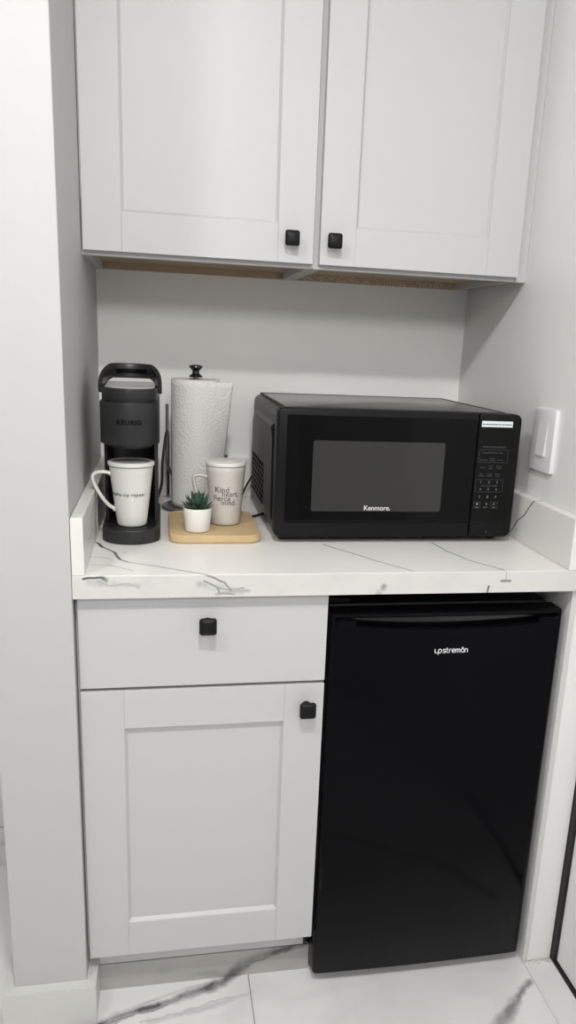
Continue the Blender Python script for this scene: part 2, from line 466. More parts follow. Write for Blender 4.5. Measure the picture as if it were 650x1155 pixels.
# ------------------------------------------------------------------ the room
def wedge_floor():
    return B(-2.3, 1.06, -3.2, 0.76, -0.05, 0.0)
struct('floor', wedge_floor(), M['floor'], 'white marble-look floor tiles with grey veins', 'floor')
struct('ceiling', B(-2.3, 1.1, -3.2, 0.8, CEIL, CEIL + .05), M['ceiling'], 'white ceiling of the room', 'ceiling')
struct('wall_back', B(-0.001, W + .001, D, D + .04, 0, CEIL), M['wall'], 'light grey satin back wall of the alcove', 'wall')
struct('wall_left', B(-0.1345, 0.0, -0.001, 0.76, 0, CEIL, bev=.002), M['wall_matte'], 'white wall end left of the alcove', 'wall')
struct('wall_right', B(W, 1.0, 0.012, 0.76, 0, CEIL, bev=.003), M['jamb'], 'white alcove wall on the right with the switch', 'wall')
struct('wall_bathroom', B(-2.3, -0.1355, 0.5, 0.54, 0, CEIL), M['walltile'], 'marble tiled wall behind the left wall end', 'wall')
struct('wall_outer', B(-2.34, -2.3, -3.2, 0.54, 0, CEIL), M['wall_dim'], 'plain wall far left of the room', 'wall')
struct('wall_front', B(-2.3, 1.06, -3.24, -3.2, 0, CEIL), M['wall_dim'], 'plain wall behind the camera', 'wall')
bm = B(1.052, 1.1, -3.2, 0.76, 0, CEIL); box(bm, 1.012, 1.052, -3.2, -0.90, 0, CEIL); box(bm, 1.012, 1.052, -0.90, 0.012, 2.06, CEIL)
struct('wall_hall', bm, M['wall_matte'], 'wall around the door on the right', 'wall')
# the wall end's tall skirting wraps round it
bm = bmesh.new()
outer = [(-.1555, .49), (-.1555, -.0215), (.0185, -.0215), (.0185, .0605), (.0005, .0605), (.0005, -.0015), (-.1350, -.0015), (-.1350, .49)]
loft(bm, [[(p[0], p[1], z) for p in outer] for z in (0.0, 0.0885)])
bmesh.ops.bevel(bm, geom=[e for e in bm.edges if all(abs(v.co.z - .0885) < 1e-4 for v in e.verts)], offset=.0015, segments=2, affect='EDGES')
struct('baseboard_left', bm, M['trimw'], 'square white skirting round the foot of the left wall end', 'skirting')
struct('trim_1', B(0.0185, 0.455, 0.061, 0.069, 0, 0.0625), M['kick'], 'marble tile strip along the toe kick, shade painted in', 'trim')
# threshold, seal and door on the right
struct('trim_2', B(W + .0006, 1.0, -0.90, 0.0115, 0, 0.003, bev=.0008), M['threshold'], 'pale marble threshold strip under the door', 'threshold')
bm = B(1.0002, 1.0075, -0.001, 0.02, 0.0, 2.05); box(bm, 1.0005, 1.0070, -0.9, -0.002, 0.0, 0.005); box(bm, 1.0070, 1.03, -.88, -.002, 0.0, .0075)
struct('trim_3', bm, M['seal'], 'black rubber seal round the door edge', 'seal')
struct('door_1', B(1.0080, 1.0515, -0.89, -0.0015, 0.0078, 2.05, bev=.002), M['door'], 'pale grey door slab at the right edge', 'door')
struct('trim_5', B(W - .0012, W + .010, 0.0100, 0.0118, 0.004, .8725, bev=.0004), M['trimw'], 'thin corner bead on the right wall corner', 'trim')
# crumbled caulk at the foot of the right jamb
bm = bmesh.new()
for i in range(70):
    cx = random.uniform(.936, .998); cy = .011 - abs(random.gauss(0, .006)); r = random.uniform(.0006, .0020)
    bmesh.ops.create_icosphere(bm, subdivisions=1, radius=r, matrix=Matrix.Translation((cx, cy, .0035)) @ Matrix.Diagonal((1.8, .8, .5, 1)))
o = obj('caulk_crumbs', bm, M['caulk']); o['kind'] = 'stuff'; o['label'] = 'crumbled dirty caulk at the foot of the right door jamb'; o['category'] = 'caulk'

# ------------------------------------------------------------------ shaker door builder
def shaker(x0, x1, z0, z1, yf, t, r, zr_top=None):
    bm = bmesh.new(); b = .0009
    rt = zr_top or r
    box(bm, x0, x0 + r, yf, yf + t, z0, z1, bev=b, seg=2)
    box(bm, x1 - r, x1, yf, yf + t, z0, z1, bev=b, seg=2)
    box(bm, x0 + r, x1 - r, yf, yf + t, z0, z0 + r, bev=b, seg=2)
    box(bm, x0 + r, x1 - r, yf, yf + t, z1 - rt, z1, bev=b, seg=2)
    # recessed panel with a small sloped rebate
    px0, px1, pz0, pz1 = x0 + r - .001, x1 - r + .001, z0 + r - .001, z1 - rt + .001
    s = .006
    loft(bm, [[(px0, yf + .0015, pz0), (px1, yf + .0015, pz0), (px1, yf + .0015, pz1), (px0, yf + .0015, pz1)],
              [(px0 + s, yf + .009, pz0 + s), (px1 - s, yf + .009, pz0 + s), (px1 - s, yf + .009, pz1 - s), (px0 + s, yf + .009, pz1 - s)]], cap0=False, cap1=True)
    return bm

def knob_bm(cx, cz, yf, s=.0155):
    bm = bmesh.new()
    n = 10
    def sec(h, y, r): return [(cx + a, y, cz + b) for a, b in rrect(-h, h, -h, h, r, 6)]
    cir = lambda rr, y: [(cx + a, y, cz + b) for a, b in rrect(-rr, rr, -rr, rr, rr * .98, 6)]
    rings = [cir(.0095, yf), cir(.0085, yf - .003), cir(.0055, yf - .007), cir(.0055, yf - .014), sec(s * .72, yf - .0175, .005),
             sec(s * .97, yf - .0195, .005), sec(s, yf - .0225, .005), sec(s * .97, yf - .0255, .005), sec(s * .86, yf - .0275, .0055), sec(s * .45, yf - .0290, .004), sec(s * .08, yf - .0295, .001)]
    loft(bm, rings)
    return bm

# ------------------------------------------------------------------ base cabinet
YD = 0.017
cab = thing('base_cabinet', 'white base cabinet with one drawer and one shaker door left of the fridge', 'cabinet', (0.223, 0.3, 0))
bm = B(0.0006, 0.0185, 0.0385, 0.62, 0.1295, 0.8725)
box(bm, 0.432, 0.4515, 0.0385, 0.62, 0.1295, 0.8725)
box(bm, 0.0185, 0.432, 0.0385, 0.62, 0.1295, 0.140)
box(bm, 0.0185, 0.432, 0.0385, 0.055, 0.85, 0.8725); box(bm, 0.0185, 0.432, 0.0385, 0.055, 0.68, 0.71)
box(bm, 0.0185, 0.432, 0.602, 0.62, 0.140, 0.8725)
obj('body', bm, M['cab'], cab)
obj('toe_board', B(0.019, 0.4415, 0.0625, 0.075, 0.064, 0.129), M['cab'], cab)
dr = obj('drawer', B(0.0056, 0.4496, YD, YD + .0205, 0.6985, 0.8685, bev=.0012), M['cab'], cab)
obj('knob', knob_bm(.2294, .8196, YD), M['knob'], dr, True, 40)['label'] = 'black square knob'
dd = obj('door', shaker(0.0056, 0.4496, 0.1205, 0.6925, YD, .0205, .0755, .0755), M['cab'], cab)
obj('knob', knob_bm(.4160, .648, YD), M['knob'], dd, True, 40)['label'] = 'black square knob'

# ------------------------------------------------------------------ wall cabinets
def wall_cabinet(x0, x1, dx0, dx1, kx, label, ply, filler=False):
    c = thing('wall_cabinet', label, 'cabinet', ((x0 + x1) / 2, .55, 1.458))
    zt = 2.372; z0 = 1.458
    bm = B(x0, x0 + .016, .3795, D - .0005, z0, zt); box(bm, x1 - .016, x1, .3795, D - .0005, z0, zt)
    box(bm, x0 + .016, x1 - .016, .3795, .398, z0, z0 + .04); box(bm, x0 + .016, x1 - .016, .3795, .398, zt - .04, zt)
    box(bm, x0 + .016, x0 + .034, .3795, .398, z0 + .04, zt - .04); box(bm, x1 - .034, x1 - .016, .3795, .398, z0 + .04, zt - .04)
    box(bm, x0 + .016, x1 - .016, .398, D - .0005, zt - .016, zt)
    obj('body', bm, M['cab'], c)
    o = obj('bottom_panel', B(x0 + .0162, x1 - .0162, .3982, D - .017, z0 + .014, z0 + .026), ply, c); o['label'] = 'bare brown plywood underside'
    o = obj('hanging_rail', B(x0 + .0162, x1 - .0162, D - .0168, D - .0006, z0, z0 + .05), ply, c); o['label'] = 'bare plywood rail'
    o = obj('side_edge', B(x0 + .001, x0 + .0155, .3990, D - .001, z0 - .0006, z0 - .0001), M['cabin'], c); o['label'] = 'unpainted lower edge of the side'
    o = obj('side_edge', B(x1 - .0155, x1 - .001, .3990, D - .001, z0 - .0006, z0 - .0001), M['cabin'], c); o['label'] = 'unpainted lower edge of the side'
    d = obj('door', shaker(dx0, dx1, 1.4655, 2.36, .36, .0190, .0735), M['cab'], c)
    obj('knob', knob_bm(kx, 1.5105, .36, .0148), M['knob'], d, True, 40)['label'] = 'black square knob'
    if filler:
        obj('filler_strip', B(x1 + .0005, W - .0005, .3775, .398, z0 - .001, zt, bev=.001), M['cab'], c)
    return c
wall_cabinet(.0005, .4605, .0035, .4570, .4095, 'left of the two white shaker wall cabinets, knob at its lower right', M['ply'])
wall_cabinet(.4610, .9080, .4705, .9062, .4965, 'right of the two white shaker wall cabinets, knob at its lower left', M['ply2'], True)
# thin bead where the left cabinet meets the wall
struct('trim_4', B(.0004, .0030, .3745, .3790, 1.555, 2.372), M['cab'], 'thin white bead left of the wall cabinets', 'trim')

# ------------------------------------------------------------------ worktop with splashes
ct = thing('worktop', 'white marble-look worktop with side and back splashes across the alcove', 'worktop', (W / 2, .36, H - TC))
bm = B(0.0008, W - .0005, 0.0, D - .0005, H - TC, H, bev=.0012)
# the front edge runs a little past the right wall corner
box(bm, W - .001, W + .018, -0.0002, 0.0118, H - TC, H, bev=.001)
obj('slab', bm, M['counter'], ct)
obj('front_edge', B(0.0008, W + .018, -0.0010, -0.0003, H - TC + .0003, H - .0006), M['counter_edge_shaded'], ct)['label'] = 'laminate edge strip, shade painted into its darker colour'
obj('side_splash', B(0.0008, TS, 0.0, .284, H + .0003, HS, bev=.0012), M['splash_l'], ct)
obj('side_splash', B(0.0008, TS + .001, .286, D - .023, H + .0003, HS - .001, bev=.0012), M['splash_l'], ct)
obj('side_splash', B(W - TS, W - .0005, 0.0, D - .023, H + .0003, HS, bev=.0012), M['splash_r'], ct)
obj('back_splash', B(0.0008, W - .0005, D - .022, D - .0005, H + .0003, HS, bev=.0012), M['splash_b'], ct)

# ------------------------------------------------------------------ refrigerator
fr = thing('mini_fridge', 'black under-counter mini fridge with glossy door and curved pull recess', 'fridge', (.687, .35, 0))
FX0, FX1 = .4555, .9205
obj('body', B(FX0 + .006, FX1 - .006, .0725, .62, .024, .831, bev=.004), M['fridge_body'], fr)
def fridge_door():
    bm = bmesh.new(); rings = []
    y0, y1, z0 = .015, .066, .0215
    zt = .829
    xs = [FX0, FX0 + .0012, FX0 + .004, FX0 + .008] + [FX0 + .012 + (FX1 - FX0 - .024) * i / 60 for i in range(61)] + [FX1 - .008, FX1 - .004, FX1 - .0012, FX1]
    for x in xs:
        e = min(x - FX0, FX1 - x)
        ins = .008 - math.sqrt(max(0, .008 ** 2 - (max(0, .008 - e)) ** 2)) if e < .008 else 0
        u = (x - FX0) / (FX1 - FX0) * 2 - 1
        k = max(0.0, 1 - (u / .955) ** 2)
        k = k ** .55
        zc = .8155 - .0215 * k             # lower lip of the scoop
        dep = .026 * min(1, k * 1.6)
        bow = -.004 * (1 - u * u)          # door is slightly bowed outward
        yf = y0 + ins + bow
        rings.append([(x, y1, z0 + ins), (x, yf + .006, z0 + ins), (x, yf, z0 + .006 + ins), (x, yf, zc - .003), (x, yf + min(dep, .0012), zc),
                      (x, yf + dep * .8, zc + .001), (x, yf + dep, zc + .003), (x, yf + dep, .8195), (x, yf + dep * .7, .8215), (x, yf + .0015, .8225), (x, yf, .8245), (x, yf + .003, zt), (x, y1, zt)])
    loft(bm, rings)
    return bm
fd = obj('door', fridge_door(), M['fridge'], fr, True, 50)
obj('hinge_cover', B(FX0 + .004, FX0 + .05, .0735, .115, .8315, .842, bev=.003), M['fridge_body'], fr)
obj('gasket', B(FX0 + .008, FX1 - .008, .0665, .072, .03, .82), M['seal'], fr)
obj('foot', lathe(bmesh.new(), FX0 + .04, .12, [(.012, 0), (.014, .003), (.012, .014), (.006, .016), (.006, .0245)], 20), M['seal'], fr, True)
obj('foot', lathe(bmesh.new(), FX1 - .03, .085, [(.010, 0), (.012, .003), (.010, .014), (.006, .016), (.006, .0245)], 20), M['seal'], fr, True)
obj('lower_hinge', B(FX0 - .008, FX0 + .03, .070, .11, .0135, .0235, bev=.001), M['seal'], fr)
bm = bmesh.new()
hs_ = [(.478 + .42 * i / 40, .8178) for i in range(41)] + [(.898 - .42 * i / 40, .8172 - .0135 * (1 - (2 * i / 40 - 1) ** 2) ** .7) for i in range(1, 40)]
loft(bm, [[(p[0], .0358, p[1]) for p in hs_], [(p[0], .0385, p[1]) for p in hs_]])
obj('handle_strip', bm, M['strip'], fd)
for sx in (FX0 + .012, FX1 - .05):
    obj('handle_cap', B(sx, sx + .036, .0128, .0158, .799, .8165, bev=.0006), M['fridge'], fd)
# lettering on the fridge: rounded strokes
def stroke(bm, pts, r, y):
    path = catmull(pts, 6)
    for p in [path[0], path[-1]]:
        bmesh.ops.create_icosphere(bm, subdivisions=1, radius=r, matrix=Matrix.Translation((p.x, y, p.y if len(p) == 2 else p.z)) @ Matrix.Diagonal((1, .25, 1, 1)))
    sweep(bm, [(p.x, y, p.z) for p in path], [(a, b * 1) for a, b in [(-r, -.0003), (r, -.0003), (r, .0003), (-r, .0003)]], up=(0, 1, 0))
lg = bmesh.new()
X0, Z0, hh = .6615, .7495, .0075
def L(pts, cx):
    stroke(lg, [(X0 + cx + a * hh, 0, Z0 + b * hh) for a, b in pts], .00072, .0106)
L([(0, 1), (0, .25), (.25, 0), (.55, .05)], 0)                                           # mark
L([(.0, -.45), (.0, .5), (.3, .95), (.75, .9), (.9, .5), (.7, .08), (.3, 0), (0.02, .3)], .0065)       # p
L([(.7, .9), (.25, .95), (.05, .75), (.3, .52), (.6, .42), (.7, .2), (.4, 0), (0, .08)], .0160)
L([(.1, 1.35), (.1, .3), (.3, .0), (.5, .02)], .0230); L([(-.1, .92), (.5, .92)], .0230)
L([(.0, 0), (0, .6), (.2, .92), (.45, .92)], .0290)
L([(.02, .48), (.85, .5), (.75, .85), (.4, .98), (.05, .7), (.05, .25), (.4, 0), (.75, .1)], .0342)
L([(0, 0), (0, .7), (.25, .95), (.5, .75), (.5, 0)], .0425); L([(.5, .6), (.75, .95), (1.0, .7), (1.0, 0)], .0425)
L([(.85, .9), (.3, .95), (.02, .5), (.25, .03), (.65, .08), (.85, .4)], .0522); L([(.85, .92), (.85, 0)], .0522)
L([(.2, 1.3), (.65, 1.3)], .0522)
L([(0, 0), (0, .65), (.3, .95), (.65, .75), (.68, 0)], .0605)
obj('logo', lg, M['print_white'], fd)['label'] = 'small silver upstreman lettering'

# ------------------------------------------------------------------ microwave
mw = thing('microwave', 'black countertop microwave on the worktop with keypad on its right side', 'microwave', (.63, .43, H))
MX0, MX1, MZ0, MZ1 = .3730, .8850, .9265, 1.1865
YM = .2150
# housing with an arched top plate and softened long edges
bm = bmesh.new()
hp = rrect(MX0 + .004, MX1 - .006, MZ0 + .003, MZ1 - .004, (.004, .018, .018, .004), 5)
slab_y(bm, hp, YM + .0325, .655)
obj('housing', bm, M['mw'], mw, True, 40)
bm = bmesh.new(); slab_z(bm, rrect(MX0 + .022, MX1 - .026, YM + .04, .648, .01), MZ1 - .0045, MZ1 - .0005, b=.002)
obj('top_panel', bm, M['mw_top'], mw, True)
bm = bmesh.new()
for (a0, a1, b0, b1) in ((MX0 + .020, MX1 - .024, YM + .0335, YM + .0385), (MX0 + .020, MX1 - .024, .6465, .6500), (MX0 + .0175, MX0 + .0215, YM + .0335, .65), (MX1 - .0255, MX1 - .0215, YM + .0335, .65)):
    box(bm, a0, a1, b0, b1, MZ1 - .0042, MZ1 + .0004, bev=.0006)
obj('top_rim', bm, M['seal'], mw)
# raised side panel with vents
bm = bmesh.new()
a = [(.262, .945), (.635, .945), (.635, 1.125), (.60, 1.150), (.285, 1.150), (.262, 1.120)]
c_ = (sum(p[0] for p in a) / 6, sum(p[1] for p in a) / 6)
loft(bm, [[(MX0 + .004, p[0], p[1]) for p in a], [(MX0 - .002, c_[0] + (p[0] - c_[0]) * .955, c_[1] + (p[1] - c_[1]) * .90) for p in a]])
obj('side_panel', bm, M['mw'], mw)
obj('side_vent', B(MX0 - .0028, MX0 - .0018, .395, .620, .957, 1.048), M['vent'], mw)['label'] = 'rows of small dark vent holes'
# door and control panel share one softly rounded front outline
bm = bmesh.new()
slab_y(bm, rrect(MX0, .7895, MZ0, MZ1, (.0012, .0012, .014, .012), 8), YM, YM + .032, b=.0035)
md = obj('door', bm, M['mw'], mw, True, 30)
bm = bmesh.new()
slab_y(bm, rrect(.7912, MX1, MZ0, MZ1, (.014, .014, .0012, .0012), 8), YM, YM + .032, b=.0035)
mp = obj('control_panel', bm, M['mw'], mw, True, 30)
bm = bmesh.new(); slab_y(bm, rrect(.3925, .7880, .9560, 1.1740, (.0008, .0008, .003, .003), 4), YM - .0008, YM + .002, b=.0004)
mg = obj('door_glass', bm, M['glass_black'], md)
bm = bmesh.new(); slab_y(bm, rrect(.4465, .7220, .9815, 1.1250, .004, 4), YM - .0012, YM + .001, b=.0002)
mwin = obj('window', bm, M['mesh_window'], md); mwin['label'] = 'grey perforated viewing window'
bm = bmesh.new(); slab_y(bm, rrect(.7925, .8720, .9640, 1.1740, (.002, .003, .003, .001), 4), YM - .0008, YM + .002, b=.0004)
obj('keypad', bm, M['panel'], mp)
bm = bmesh.new(); slab_y(bm, rrect(.7935, .8700, .9345, .9615, (.008, .001, .001, .001), 4), YM - .0010, YM + .002, b=.0010)
ob_ = obj('open_button', bm, M['mw'], mp, True, 30)
bm = B(.828, .8302, YM - .0016, YM - .0008, .9375, .9390)
obj('button_mark', bm, M['print_grey'], ob_)
def ft(cx, cz, y=YM - .0012, sl=0.0): return lambda u, v, w: (cx + u, y - w, cz + v + sl * u)
obj('logo', text_bm('Kenmore.', .0145, ft(.5850, .9885, YM - .0022), align='CENTER', spacing=.97, bold=.00005), M['print_white'], md)['label'] = 'white Kenmore lettering'
# outline frames and legends of the keypad
def frame(bm, x0, x1, z0, z1, w=.0005, y=YM - .0010):
    for (a, b, c, d_) in ((x0, x1, z0, z0 + w), (x0, x1, z1 - w, z1), (x0, x0 + w, z0, z1), (x1 - w, x1, z0, z1)):
        box(bm, a, b, y - .0002, y, c, d_)
for fr_ in ((.7965, .8610, 1.0865, 1.1130), (.7955, .8560, 1.0240, 1.0510), (.7955, .8100, .9895, 1.0035), (.8330, .8490, .9895, 1.0035)):
    kb = bmesh.new(); frame(kb, *fr_)
    obj('keypad_outline', kb, M['print_faint'], mp)
def T(s, x, z, size, m='print_grey', bold=0.0): return text_bm(s, size, ft(x, z), bold=bold, extrude=.0001)
leg = merge(T('MICROWAVE PRESETS', .8290, 1.1185, .0052), T('Potato', .8100, 1.1070, .0048), T('POPCORN', .8270, 1.1070, .0044), T('Pizza', .8450, 1.1070, .0048),
            T('Beverage', .8085, 1.0920, .0045), T('Frozen\nDinner', .8275, 1.0930, .0040), T('Reheat', .8450, 1.0920, .0045),
            T('Clock', .8075, 1.0760, .0045), T('Time\nCook', .8250, 1.0765, .0042), T('Kitchen\nTimer', .8440, 1.0765, .0042),
            T('Time\nDefrost', .8060, 1.0605, .0042), T('Weight\nDefrost', .8235, 1.0605, .0042), T('Power\nLevel', .8420, 1.0605, .0042),
            T('ADD MINUTE START', .8255, 1.0372, .0040))
obj('legend', leg, M['print_faint'], mp)['label'] = 'small grey printed key names'
dg = None; parts = []
for i, ch in enumerate('123456789'):
    parts.append(T(ch, (.8065, .8245, .8425)[i % 3], (1.0450, 1.0300, 1.0135)[i // 3], .0072))
parts += [T('0', .8240, .9985, .0075), T('Stop', .8030, .9920, .0038), T('Cancel', .8215, .9915, .0034), T('Start', .8410, .9920, .0038)]
k = bmesh.new()
box(k, .8010, .8050, YM - .0013, YM - .0009, .9965, 1.0005)
vs = [k.verts.new(p) for p in ((.8390, YM - .0012, .9965), (.8435, YM - .0012, .9985), (.8390, YM - .0012, 1.0005))]; k.faces.new(vs)
parts.append(k)
obj('digits', merge(*parts), M['print_grey'], mp)['label'] = 'grey printed digits and start and stop marks'
st = obj('sticker', B(.7965, .8640, YM - .0014, YM - .0008, 1.1600, 1.1720), M['sticker'], mp); st['label'] = 'white paper strip with a line of tiny print'
obj('sticker_print', text_bm('See use the instruction for cook and power', .0036, ft(.8302, 1.1655, YM - .0016), bold=.00016), M['ink'], st)
for fx, fy in ((.40, .262), (.86, .262), (.40, .63), (.86, .63)):
    obj('foot', lathe(bmesh.new(), fx, fy, [(.011, H + .0002), (.012, H + .002), (.010, H + .0165)], 20), M['seal'], mw, True)
# power cord of the microwave behind the cream mug
cd = catmull([(.385, .655, .99), (.365, .665, .955), (.345, .60, .935), (.334, .52, .930), (.330, .47, .9245), (.342, .44, .9200), (.362, .45, .9190), (.40, .50, .9180)], 8)
obj('power_cord', sweep(bmesh.new(), cd, circ(.0028, 10)), M['cord'], mw, True)

# ------------------------------------------------------------------ coffee maker
cm = thing('coffee_maker', 'slim dark grey pod coffee maker standing at the left splash', 'coffee maker', (.0905, .34, H))
CX = .0905; HW = .0565
def dshape(hw, yf, yb, n=60, depth=None, rb=.012):
    """plan outline: half-ellipse front, square back with rounded corners"""
    dp = depth or hw * .9
    pts = []
    for i in range(n + 1):
        a = PI + PI * i / n
        pts.append((CX + hw * math.cos(a), yf + dp + dp * math.sin(a)))
    for i in range(7):
        a = PI / 2 * i / 6
        pts.append((CX + hw - rb + rb * math.cos(a), yb - rb + rb * math.sin(a)))
    for i in range(7):
        a = PI / 2 + PI / 2 * i / 6
        pts.append((CX - hw + rb + rb * math.cos(a), yb - rb + rb * math.sin(a)))
    return pts
YB = .485
bm = bmesh.new(); slab_z(bm, dshape(HW, .205, YB), H + .0005, H + .0275, b=.002, bb=.0015)
obj('base', bm, M['grey_plastic'], cm, True)
bm = bmesh.new(); slab_z(bm, dshape(HW * .86, .217, .34), H + .0278, H + .0285)
dt = obj('drip_tray', bm, M['grey_dark'], cm, True)
bm = bmesh.new()
for i in range(9):
    x = CX - .036 + .009 * i
    box(bm, x, x + .003, .245, .325, H + .02855, H + .0290)
obj('tray_rib', bm, M['grey_dark'], dt)
# column: concave dark recess at the back of the cup bay, with side cheeks
bm = bmesh.new()
outl = [(CX - .0525, .30), (CX - .046, .297), (CX - .044, .315), (CX - .036, .338), (CX - .018, .352), (CX, .355), (CX + .018, .352), (CX + .036, .338), (CX + .044, .315), (CX + .046, .297), (CX + .0525, .30), (CX + .0525, YB - .01), (CX + .045, YB - .002), (CX - .045, YB - .002), (CX - .0525, YB - .01)]
loft(bm, [[(p[0], p[1], z) for p in outl] for z in (H + .0275, 1.112)])
obj('column', bm, M['grey_dark'], cm, True, 30)
bm = bmesh.new(); slab_z(bm, dshape(HW, .212, YB - .002, depth=.055), 1.1065, 1.1860, b=.0015, bb=.0015)
hd = obj('brew_head', bm, M['grey_plastic'], cm, True)
bm = bmesh.new(); slab_z(bm, dshape(HW * .80, .232, .36, depth=.04), 1.0985, 1.1064, bb=.006)
obj('nozzle_skirt', bm, M['grey_dark'], cm, True)
bm = bmesh.new(); slab_z(bm, dshape(HW * .90, .222, YB - .01, depth=.05), 1.1861, 1.1895)
obj('lid_seam', bm, M['grey_dark'], cm, True)
bm = bmesh.new(); slab_z(bm, dshape(HW * .93, .222, YB - .008, depth=.05), 1.1896, 1.2120, b=.0020, bb=.0008)
ld = obj('lid', bm, M['grey_plastic'], cm, True)
bm = bmesh.new(); slab_z(bm, dshape(HW * .84, .235, YB - .04, depth=.045), 1.2121, 1.2137, b=.0006)
obj('lid_plate', bm, M['lid_pale'], ld, True)['label'] = 'pale inset of the lid'
# bail handle looping over the back of the lid
hpth = []
for i in range(41):
    a = PI * i / 40
    hpth.append((CX - (HW + .0005) * math.copysign(abs(math.cos(a)) ** .72, math.cos(a)), .305 + .100 * math.sin(a), 1.207 + .031 * min(1, math.sin(a) * 1.25) ** .8))
def hsec(t):
    k = math.sin(PI * t) ** .4
    hh_ = .0105 + .0045 * k
    return rrect(-.0045, .0045, -hh_, hh_, .0035, 3)
hb = obj('handle', sweep(bmesh.new(), hpth, hsec), M['grey_handle'], cm, True, 50)
bm = bmesh.new()
gp = [(CX - (HW - .001) * math.cos(PI * (.5 + .18 * t)), .305 + .0957 * math.sin(PI * (.5 + .18 * t)), 1.2375) for t in [i / 10 - 1 for i in range(21)]]
sweep(bm, gp, rrect(-.0012, .0012, -.0045, .0045, .001, 2))
obj('handle_grip', bm, M['logo_dark'], hb, True)
def head_map(cx, cz, rx=HW, yf=.212, dp=.055, lift=.0007):
    def f(u, v, w):
        x = u
        c = min(.999, abs(x) / rx)
        y = yf + dp - dp * math.sqrt(1 - c * c)
        return (cx + x, y - lift - w, cz + v)
    return f
obj('logo', text_bm('KEURIG', .0125, head_map(CX + .0005, 1.1500), spacing=1.12, bold=.0004), M['logo_dark'], hd)['label'] = 'dark KEURIG lettering'
cc = catmull([(.140, .488, .95), (.1500, .490, .985), (.1520, .490, 1.03), (.1570, .495, 1.075), (.1615, .52, 1.098), (.1645, .57, 1.09), (.1655, .62, 1.03), (.1655, .655, .96), (.1655, .665, .925)], 8)
obj('power_cord', sweep(bmesh.new(), cc, circ(.0033, 10)), M['cord'], cm, True)

# ------------------------------------------------------------------ mugs
def mug(name, label, cx, cy, z0, rb, rt, h, mbody, mlid, mtop, hang, hx, lid_over=.0025):
    t = thing(name, label, 'mug', (cx, cy, z0))
    prof = [(rb * .55, z0 + .0008), (rb - .0035, z0), (rb - .001, z0 + .0015), (rb, z0 + .004)]
    for i in range(1, 13):
        f = i / 12; prof.append((rb + (rt - rb) * (f ** .9), z0 + .004 + (h - .004) * f))
    prof += [(rt - .001, z0 + h + .001), (rt - .0035, z0 + h), (rt - .0045, z0 + h - .004)]
    for i in range(11, 0, -1):
        f = i / 12; prof.append((rb + (rt - rb) * (f ** .9) - .0045, z0 + .004 + (h - .004) * f))
    prof.append((rb * .7, z0 + .007)); prof.append((.001, z0 + .0065))
    obj('body', lathe(bmesh.new(), cx, cy, prof, 72, True, True), mbody, t, True, 50)
    zl = z0 + h + .0015
    lp = [(.002, zl), (rt - .001, zl), (rt + lid_over, zl + .0015), (rt + lid_over + .0003, zl + .0065), (rt + lid_over - .001, zl + .0085), (rt - .003, zl + .0093), (rt - .0055, zl + .0080), (.002, zl + .0078)]
    l = obj('lid', lathe(bmesh.new(), cx, cy, lp, 72), mlid, t, True, 50)
    obj('lid_top', lathe(bmesh.new(), cx, cy, [(.001, zl + .0079), (rt - .006, zl + .0081), (rt - .0068, zl + .0086), (.001, zl + .0085)], 60), mtop, l, True)
    # handle: flat top arm, then a long slant back to the body
    d = Vector((math.cos(hang), math.sin(hang), 0)); c = Vector((cx, cy, 0))
    def r_at(z): return rb + (rt - rb) * ((z - z0) / h) ** .9
    pts = []
    for (e, zf) in hx:
        z = z0 + h * zf
        pts.append(c + d * (r_at(z) + e) + Vector((0, 0, z)))
    path = catmull(pts, 7)
    side = d.cross(Vector((0, 0, 1)))
    bm = bmesh.new(); rings = []
    n = len(path)
    for i, p in enumerate(path):
        tg = (path[min(i + 1, n - 1)] - path[max(i - 1, 0)]).normalized()
        nrm = tg.cross(side).normalized()
        w = .0068; th = .0038 + (.0018 if i < 3 or i > n - 4 else 0)
        rings.append([tuple(p + side * a + nrm * b) for a, b in circ(w, 14, th)])
    loft(bm, rings)
    obj('handle', bm, mbody, t, True, 60)
    return t, r_at
HXA = [(-.003, .875), (.012, .90), (.026, .885), (.0335, .83), (.033, .73), (.027, .58), (.020, .46), (.011, .345), (-.002, .265)]
m1, r1 = mug('lidded_mug', 'glossy white lidded mug with a line of small print, on the coffee maker tray', .0915, .2600, H + .0293, .0290, .0425, .1180, M['mug_white'], M['mug_white'], M['lid_reflect'], PI * 1.02, HXA)
HXB = [(-.003, .80), (.010, .83), (.022, .825), (.0275, .78), (.027, .66), (.023, .5), (.017, .38), (.009, .30), (-.002, .25)]
m2, r2 = mug('lidded_mug', 'cream speckled lidded mug with four lines of lettering, on the bamboo tray', .2835, .3330, .9300, .0315, .0415, .1230, M['mug_cream'], M['lid_cream'], M['lid_cream'], PI * .98, HXB, .0012)
def mug_map(cx, cy, cz, rf, a0):
    def f(u, v, w):
        z = cz + v; r = rf(z) + .0004 + w
        a = a0 + u / .040
        return (cx + r * math.cos(a), cy + r * math.sin(a), z)
    return f
obj('lettering', text_bm('breathe sip repeat', .0098, mug_map(.0915, .2600, 1.0095, r1, -PI * .60), spacing=1.15), M['ink'], m1)['label'] = 'small dark words breathe sip repeat'
def t2(s, u0, z, size):
    return text_bm(s, size, (lambda g: (lambda u, v, w: g(u + u0, v, w)))(mug_map(.2835, .3330, z, r2, -PI * .53)), align='LEFT', bold=-.00008)
lt = merge(t2('Kind', -.0240, 1.0075, .0175), t2('heart.', -.0075, .9985, .0165), t2('Fierce', -.0285, .9890, .0165), t2('mind.', -.0100, .9800, .0165))
obj('lettering', lt, M['ink'], m2)['label'] = 'thin dark words Kind heart. Fierce mind.'

